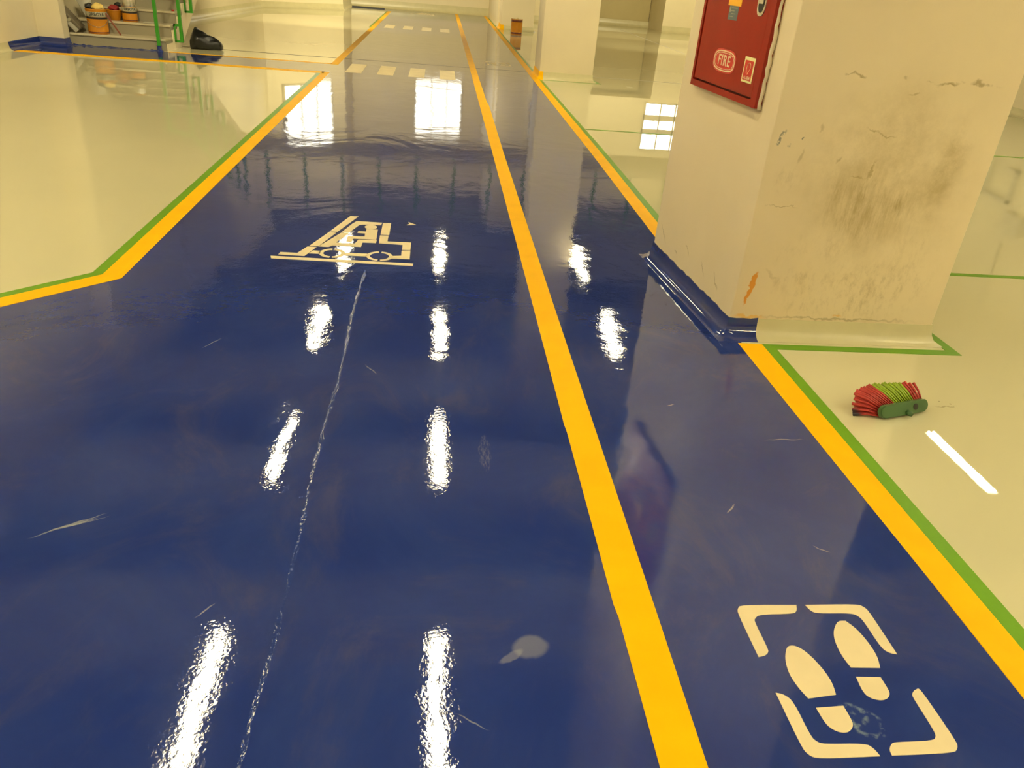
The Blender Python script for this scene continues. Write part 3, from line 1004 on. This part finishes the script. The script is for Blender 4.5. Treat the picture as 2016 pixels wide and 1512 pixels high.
top = [Vector((-4.1425, 12.867, 1.13)), Vector((-3.943, 13.345, 1.31))] + [Vector((-3.943, y, z + 1.21)) for y, z in posts[1:]]
finish('handrail', tube([p + RO for p in top], 0.026, 10), M['post_green'], rail, True)
for dz in (-0.30,):
    finish('mid_rail', tube([p + RO + Vector((0, 0, dz)) for p in top], 0.012, 8), M['post_green'], rail, True)

br = thing('balcony_railing', 'green railing along the balcony above the far end, seen mirrored in the lane', 'railing', (0, 17.2, 2.41))
for k in range(17):
    x = -3.6 + 0.80 * k
    bm = box((x - 0.025, -0.025, 0.0), (x + 0.025, 0.025, 1.02), 0.004)
    finish('post', bm, M['post_green'], br)
finish('handrail', tube([(-3.9, 0, 1.04), (9.5, 0, 1.04)], 0.024, 8), M['post_green'], br, True)
finish('mid_rail', tube([(-3.9, 0, 0.55), (9.5, 0, 0.55)], 0.012, 8), M['post_green'], br, True)


# ------------------------------------------------------------------ paint cans and clutter on the stairs
def paint_can(label, loc, r, h, lab_z, face, brown_top=0.0, open_top=True, group=None, text=None, tsize=0.05, grey_top=None):
    t = thing('paint_can', label, 'paint can', loc, 0.0, group)
    prof_ = [(0, 0.0), (r * 0.97, 0.0), (r, 0.008), (r * 0.985, 0.02)]
    prof_ += [(r * 0.985, h - 0.02), (r * 1.01, h - 0.012), (r * 1.01, h), (r * 0.95, h + 0.002)]
    prof_ += [(r * 0.93, h - 0.03), (r * 0.92, h - 0.08), (0, h - 0.08)] if open_top else [(r * 0.93, h - 0.006), (0, h - 0.006)]
    finish('can_body', lathe(prof_, 36), M['orange'], t, angle=40)

    def band(name, z0, z1, m, k=0.9875):
        return finish(name, lathe([(r * k, z0), (r * (k + 0.004), z0 + 0.001), (r * (k + 0.004), z1 - 0.001), (r * k, z1)], 36), m, t, angle=40)
    if lab_z:
        lb = band('label_band', lab_z[0], lab_z[1], M['label'])
        band('dark_band', lab_z[0] - 0.028, lab_z[0] - 0.002, M['black'])
        if text:
            text_mesh('lettering', text, tsize, M['black'], lb, None, 0.0012, 0.0003, (r * 0.9925, face, (lab_z[0] + lab_z[1]) / 2), 0.86)
    band('base_band', 0.004, 0.055 if brown_top else 0.03, M['rust'])
    if brown_top:
        band('rim_band', h - brown_top - 0.012, h - 0.012, M['rust'])
    return t, band


FACE = math.atan2(-13.05, 5.05)
can1, band1 = paint_can('big open orange paint can on the first step, gloves and cloth on its rim', (-5.045, 13.05, RISE), 0.142, 0.335, (0.232, 0.298), FACE,
                        0, True, 'paint cans on the stairs', 'SIRBOYA', 0.062)
s = finish('carry_handle', tube([(0.142 * math.cos(FACE + a), 0.142 * math.sin(FACE + a) - 0.004, 0.24 - 0.14 * math.cos(a * 0.9)) for a in [x * 0.12 - 1.2 for x in range(21)]], 0.003, 6), M['tin'], can1, True)
ex = finish('white_print', tube([(0.1435 * math.cos(FACE + a), 0.1435 * math.sin(FACE + a), 0.098) for a in (-0.22, -0.1, 0.0, 0.1, 0.2)], 0.005, 6), M['sticker_white'], can1)

can2, band2 = paint_can('orange paint can with a shiny tin top standing on the second step', (-4.668, 13.34, 2 * RISE), 0.108, 0.36, (0.145, 0.20), FACE + 0.05,
                        0, False, 'paint cans on the stairs', 'SIRBOYA', 0.05)
s = band2('tin_band', 0.205, 0.345, M['tin'])
s['label'] = 'bare shiny tin upper part'

tub = thing('paint_tub', 'small tapered orange tub with a dark red rag, half behind the big paint can', 'tub', (-4.895, 13.37, 2 * RISE))
finish('tub_body', lathe([(0, 0), (0.066, 0), (0.070, 0.005), (0.118, 0.135), (0.124, 0.137), (0.122, 0.145), (0.112, 0.143), (0.064, 0.012), (0, 0.012)], 28), M['orange'], tub, angle=40)


def lumpy(rx, ry, rz, seed, amp=0.25, sub=3):
    rnd = random.Random(seed)
    bm = bmesh.new()
    bmesh.ops.create_icosphere(bm, subdivisions=sub, radius=1.0)
    dirs = [(Vector((rnd.gauss(0, 1), rnd.gauss(0, 1), rnd.gauss(0, 1))).normalized(), rnd.uniform(2, 6), rnd.uniform(0, 6)) for _ in range(6)]
    for v in bm.verts:
        d = v.co.normalized()
        k = 1 + amp * sum(math.sin(f * d.dot(u) * 2 + ph) for u, f, ph in dirs) / 6 * 1.6
        v.co = Vector((d.x * rx * k, d.y * ry * k, max(-0.95, d.z) * rz * k))
    return bm


# rag and gloves are things lying on the cans
o = finish('rag', lumpy(0.075, 0.06, 0.045, 3), M['cloth_red'], None, True)
o.location = (-4.90, 13.37, 2 * RISE + 0.165)
tag(o, 'dark red rag lying in the small orange tub', 'rag')
o = finish('rag', lumpy(0.075, 0.07, 0.055, 5), M['cloth_yellow'], None, True)
o.location = (-5.005, 13.03, RISE + 0.355)
tag(o, 'pale yellow cloth bunched on top of the big open paint can', 'rag')
o = finish('work_glove', lumpy(0.065, 0.05, 0.045, 8), M['black'], None, True)
o.location = (-5.125, 13.03, RISE + 0.360)
tag(o, 'black work glove on the rim of the big open paint can', 'glove')
o = finish('paint_roller', lumpy(0.06, 0.04, 0.03, 11), M['black'], None, True)
o.location = (-4.93, 13.66, 3 * RISE + 0.03)
tag(o, 'dark lump of rags on the third step above the orange tub', 'rag')
o.name = 'rag_dark'
o = finish('paint_stick', box((-0.011, -0.006, 0), (0.011, 0.006, 0.345), 0.002), M['wood'])
o.location = (-4.712, 12.99, RISE + 0.003)
o.rotation_euler = (-0.12, -0.60, 0)
tag(o, 'reddish brown stirring stick leaning on the big paint can', 'stick')
# grey case leaning against the alcove wall
case = thing('tool_case', 'grey plastic case tilted on the first step beside the big paint can', 'case', (-5.315, 12.94, RISE + 0.012))
case.rotation_euler = (0.04, -0.70, 0.12)
finish('case_body', box((-0.02, -0.02, 0.0), (0.045, 0.22, 0.345), 0.010), M['grey_light'], case, angle=40)
finish('case_lid', box((0.047, -0.024, 0.0), (0.095, 0.224, 0.345), 0.010), M['grey_plastic'], case, angle=40)
finish('latch', box((0.02, -0.034, 0.15), (0.075, -0.022, 0.19), 0.004), M['label'], case)
# pale sack hanging in a cone
bm = bmesh.new()
rows = []
for i in range(12):
    z = i / 11
    cx = -5.30 + 0.05 * (1 - z)
    rr = 0.022 + 0.100 * z ** 0.75
    rows.append([bm.verts.new((cx + 5.3 + rr * 1.05 * math.cos(a) * (1 + 0.08 * math.sin(5 * a + 3 * z)), rr * 0.8 * math.sin(a) * (1 + 0.1 * math.sin(4 * a)), 0.38 * z)) for a in [2 * math.pi * k / 24 for k in range(24)]])
for r0, r1 in zip(rows, rows[1:]):
    for k in range(24):
        bm.faces.new((r0[k], r0[(k + 1) % 24], r1[(k + 1) % 24], r1[k]))
bm.faces.new(rows[0][::-1])
bm.faces.new(rows[-1])
o = finish('plastic_sack', bm, M['sack'], None, True)
o.location = (-5.30, 13.28, 2 * RISE + 0.003)
tag(o, 'pale grey tapering sack standing on the second step behind the grey case', 'sack')
o = finish('float_trowel', box((-0.10, -0.05, 0), (0.10, 0.05, 0.012), 0.003), M['grey_light'])
o.location = (-4.365, 13.32, 2 * RISE + 0.002)
tag(o, 'flat grey board lying on the second step near the first railing post', 'board')
o = finish('bottle_cap', lathe([(0, 0), (0.022, 0), (0.022, 0.02), (0, 0.022)], 16), M['sticker_red'], None, angle=40)
o.location = (-4.10, 13.58, 3 * RISE + 0.001)
tag(o, 'tiny red cap on the third step near the railing', 'cap')


# ------------------------------------------------------------------ black plastic bag on the floor
bag = thing('plastic_bag', 'crumpled black plastic bag on the white floor right of the stairs', 'plastic bag', (-3.66, 13.62, 0))
bm = bmesh.new()
NX, NA = 26, 30
rows = []
rnd = random.Random(21)
fold = [(rnd.uniform(0.3, 1.1), rnd.uniform(0, 6), rnd.uniform(3, 9), rnd.uniform(0.004, 0.011)) for _ in range(9)]
for i in range(NX):
    u = i / (NX - 1)
    x = -0.235 + 0.47 * u
    top_z = (0.15 + 0.16 * min(1, u / 0.17)) if u < 0.17 else 0.31 - 0.215 * ((u - 0.17) / 0.83) ** 1.15
    dep = 0.16 * (0.45 + 0.55 * math.sin(math.pi * min(1, 0.15 + u * 0.95)))
    if i in (0, NX - 1):
        top_z *= 0.75
        dep *= 0.6
    row = []
    for k in range(NA):
        a = 2 * math.pi * k / NA
        ca, sa = math.cos(a), math.sin(a)
        yy = dep * math.copysign(abs(ca) ** 0.8, ca)
        zz = top_z * (0.5 + 0.5 * math.copysign(abs(sa) ** (0.9 if sa > 0 else 0.45), sa))
        yy *= 1.0 - 0.45 * max(0, sa) ** 1.5
        n = sum(am * math.sin(fq * 18 * (u + c * a * 0.35) + ph) for c, ph, fq, am in [(f[0], f[1], f[2] * 0.12, f[3]) for f in fold])
        row.append(bm.verts.new((x + 0.3 * n, yy + n * ca * 1.2, max(0.002, zz + n * sa * (0.9 if zz > 0.03 else 0)))))
    rows.append(row)
for r0, r1 in zip(rows, rows[1:]):
    for k in range(NA):
        bm.faces.new((r0[k], r0[(k + 1) % NA], r1[(k + 1) % NA], r1[k]))
bm.faces.new(rows[0][::-1])
bm.faces.new(rows[-1])
finish('bag_body', bm, M['bag'], bag, angle=28)

# ------------------------------------------------------------------ distant orange can
can3, band3 = paint_can('single orange can with dark rims standing in front of the third column', (2.01, 21.95, 0), 0.150, 0.365, None, FACE, 0.055, False)
s = finish('can_lid', lathe([(0, 0.366), (0.10, 0.368), (0.135, 0.365), (0.142, 0.36)], 24), M['sticker_white'], can3, angle=40)
s['label'] = 'pale lid with dried paint'
s = finish('dried_paint', lumpy(0.05, 0.05, 0.018, 9), M['sticker_white'], can3, True)
s.location = (0, 0, 0.378)
tag(finish('drain_strip', box((-2.86, 28.42, 0.0), (-1.80, 28.48, 0.03), 0.0), M['black']), 'long thin black bar lying at the foot of the back wall', 'bar')

# ------------------------------------------------------------------ broom head
bh = thing('broom_head', 'red and green broom head without a stick lying on the white floor', 'broom head', (1.957, 2.588, 0), math.radians(18))
BL, BW = 0.268, 0.052
# stadium-shaped back, standing on its long edge: local x along, y away from the viewer, z up
pts = []
for k in range(13):
    a = -math.pi / 2 + math.pi * k / 12
    pts.append((BL / 2 - BW / 2 + BW / 2 * math.cos(a), BW / 2 + BW / 2 * math.sin(a)))
for k in range(13):
    a = math.pi / 2 + math.pi * k / 12
    pts.append((-BL / 2 + BW / 2 + BW / 2 * math.cos(a), BW / 2 + BW / 2 * math.sin(a)))
TILT = math.radians(-22)
bm = bmesh.new()
add_prism(bm, pts, -0.010, 0.012)
bmesh.ops.bevel(bm, geom=[e for e in bm.edges if abs(e.verts[0].co.z - e.verts[1].co.z) < 1e-6], offset=0.004, segments=2, affect='EDGES')
BT = Matrix.Translation((0, 0, 0.006)) @ Matrix.Rotation(TILT, 4, 'X') @ Matrix(((1, 0, 0, 0), (0, 0, -1, 0), (0, 1, 0, 0), (0, 0, 0, 1)))
for v in bm.verts:
    v.co = BT @ v.co
blk = finish('block', bm, M['broom_block'], bh, angle=40)
bm = bmesh.new()
add_tube(bm, [(0.058, 0.027, 0.0115), (0.058, 0.027, 0.0135)], 0.0135, 20)
for v in bm.verts:
    v.co = BT @ v.co
finish('socket_hole', bm, M['black'], blk)
bm = bmesh.new()
add_tube(bm, [(0.012, 0.008, 0.010), (0.012, 0.004, 0.032)], [0.012, 0.010], 16)
for v in bm.verts:
    v.co = BT @ v.co
finish('stub', bm, M['broom_block'], blk, True)
tufts = {'red_a': bmesh.new(), 'green': bmesh.new(), 'red_b': bmesh.new()}
NC, NR = 21, 5
for i in range(NC):
    f = i / (NC - 1)
    for j in range(NR):
        g = j / (NR - 1)
        px = -BL / 2 + 0.016 + f * (BL - 0.032)
        pz = 0.008 + g * (BW - 0.016)
        splay = -0.098 * (1 - f) ** 1.2 + 0.004 * f
        ln = 0.114 + 0.010 * math.sin(math.pi * min(1, f * 1.25)) - 0.040 * f ** 2 + random.uniform(-0.006, 0.006)
        rise = (g - 0.5) * 0.055 + 0.006
        p0_ = BT @ Vector((px, pz, -0.008))
        d = Vector((splay, math.sqrt(max(0.002, ln * ln - splay * splay)), 0)) 
        p2 = p0_ + d + Vector((random.uniform(-0.004, 0.004), 0, rise + 0.012))
        p2.z = max(0.006, p2.z)
        pm = (p0_ + p2) / 2 + Vector((0, 0, 0.006))
        key = 'red_a' if i < 8 else ('green' if i < 17 else 'red_b')
        add_tube(tufts[key], [p0_, pm, p2], [0.0024, 0.0044, 0.0064], 6)
for key, nm, lab in (('red_a', 'bristles', 'red bristles with dirty tips'), ('green', 'bristles', 'lime green bristles'), ('red_b', 'bristles', 'faded red bristles at the short end')):
    o = finish(nm, tufts[key], M['bristle_green'] if key == 'green' else M['bristle_red'], bh, True)
    o['label'] = lab

# ------------------------------------------------------------------ fittings on the right wall (seen mirrored in the floor)
wb = thing('wall_bracket', 'grey steel bracket frame fixed on the right wall', 'bracket', (9.6, 12.4, 1.0))
for lo_, hi_ in (((-0.06, -0.36, -0.22), (-0.001, -0.30, 0.32)), ((-0.06, 0.30, -0.22), (-0.001, 0.36, 0.32)), ((-0.06, -0.36, 0.26), (-0.001, 0.36, 0.33)), ((-0.06, -0.36, -0.22), (-0.001, -0.05, -0.18))):
    finish('bar', box(lo_, hi_), M['frame'], wb)
for y, z0, lab in ((11.85, 1.95, 'thin grey conduit rising on the right wall beside the bracket'), (10.75, 2.4, 'second grey conduit on the right wall nearer the viewer')):
    o = finish('conduit', tube([(9.57, y, z0), (9.57, y - 0.05, z0 + 1.2), (9.57, y + 0.02, 5.9)], 0.025, 8), M['frame'], None, True)
    tag(o, lab, 'conduit', 'conduits on the right wall')
o = finish('switch_box', box((9.48, 11.5, 1.42), (9.599, 11.95, 1.75), 0.01), M['frame'])
tag(o, 'grey switch box on the right wall below the conduit', 'switch box')


# ------------------------------------------------------------------ suspended fluorescent lamps, some of them added for light
def make_lamp():
    t = thing('ceiling_light', 'fluorescent batten lamp with two tubes hanging over the lane', 'ceiling light', (0, 0, 3.0), 0, 'hanging fluorescent lamps')
    bm = bmesh.new()
    P = [(-0.075, 0.0), (-0.05, 0.05), (0.05, 0.05), (0.075, 0.0), (0.045, 0.012), (-0.045, 0.012)]
    a = [bm.verts.new((x, -0.62, z + 0.03)) for x, z in P]
    b = [bm.verts.new((x, 0.62, z + 0.03)) for x, z in P]
    bm.faces.new(a)
    bm.faces.new(b[::-1])
    for k in range(6):
        bm.faces.new((a[k], a[(k + 1) % 6], b[(k + 1) % 6], b[k]))
    finish('housing', bm, M['housing'], t)
    for x in (-0.032, 0.032):
        finish('tube', tube([(x, -0.59, 0.018), (x, 0.59, 0.018)], 0.017, 10), M['tube'], t, True)
    for y in (-0.45, 0.45):
        finish('hanger', tube([(0, y, 0.08), (0, y, 3.0)], 0.004, 5), M['galv'], t)
    return t


def dup(root, loc, label):
    r = root.copy()
    C.objects.link(r)
    r.location = loc
    r['label'] = label
    for ch in list(root.children):
        c = ch.copy()
        C.objects.link(c)
        c.parent = r
    return r


lamp = make_lamp()
spots = [(x, y) for x in (-1.5, 0.13) for y in (12.97, 9.83, 6.83, 3.70, 0.6, -2.5)]
spots += [(8.2, 6.9), (8.2, 3.7), (8.2, 0.6), (4.5, 2.6), (-4.5, -2.0), (-4.5, 1.0), (-4.5, 4.0), (-4.75, 6.9), (2.6, 0.6), (2.6, -2.5), (4.5, 0.2), (4.5, -2.5), (2.62, 12.9), (2.58, 9.85), (6.05, 6.83), (6.05, 3.7), (6.05, 0.6), (6.05, 9.9), (6.05, 13.0), (7.6, 16), (7.6, 19.5)]  # left-wall lamps, most right-bay ones and the rear column-row pair added for light
for i, (x, y) in enumerate(spots):
    where = 'over the lane' if x < 1 else ('beside the second column' if x < 3 else 'over the right bay')
    lab = 'fluorescent batten lamp hanging %s, number %d along the hall' % (where, i + 1)
    if i == 0:
        lamp.location = (x, y, 3.0)
        lamp['label'] = 'fluorescent batten lamp hanging over the lane, mirrored in the glossy floor'
    else:
        dup(lamp, (x, y, 3.0), 'fluorescent batten lamp hanging %s, in a partly added set' % where)
for k, o in enumerate([o for o in C.objects if o.name.startswith('ceiling_light') and o.parent is None]):
    x = o.location.x
    o['group'] = 'added lamps, wall row' if x < -3 else 'hanging lamps, left row' if x < -1 else ('hanging lamps, middle row' if x < 1 else ('hanging lamps, column row' if x < 3 else 'hanging lamps, right bay'))
    o['label'] = ('added unseen fluorescent lamp along the left wall' if x < -3 else 'fluorescent lamp of the row left of the lane middle' if x < -1 else 'fluorescent lamp of the row over the lane middle' if x < 1 else
                  'fluorescent lamp of the partly added row by the columns' if x < 3 else 'fluorescent lamp of the mostly added set over the right bay')
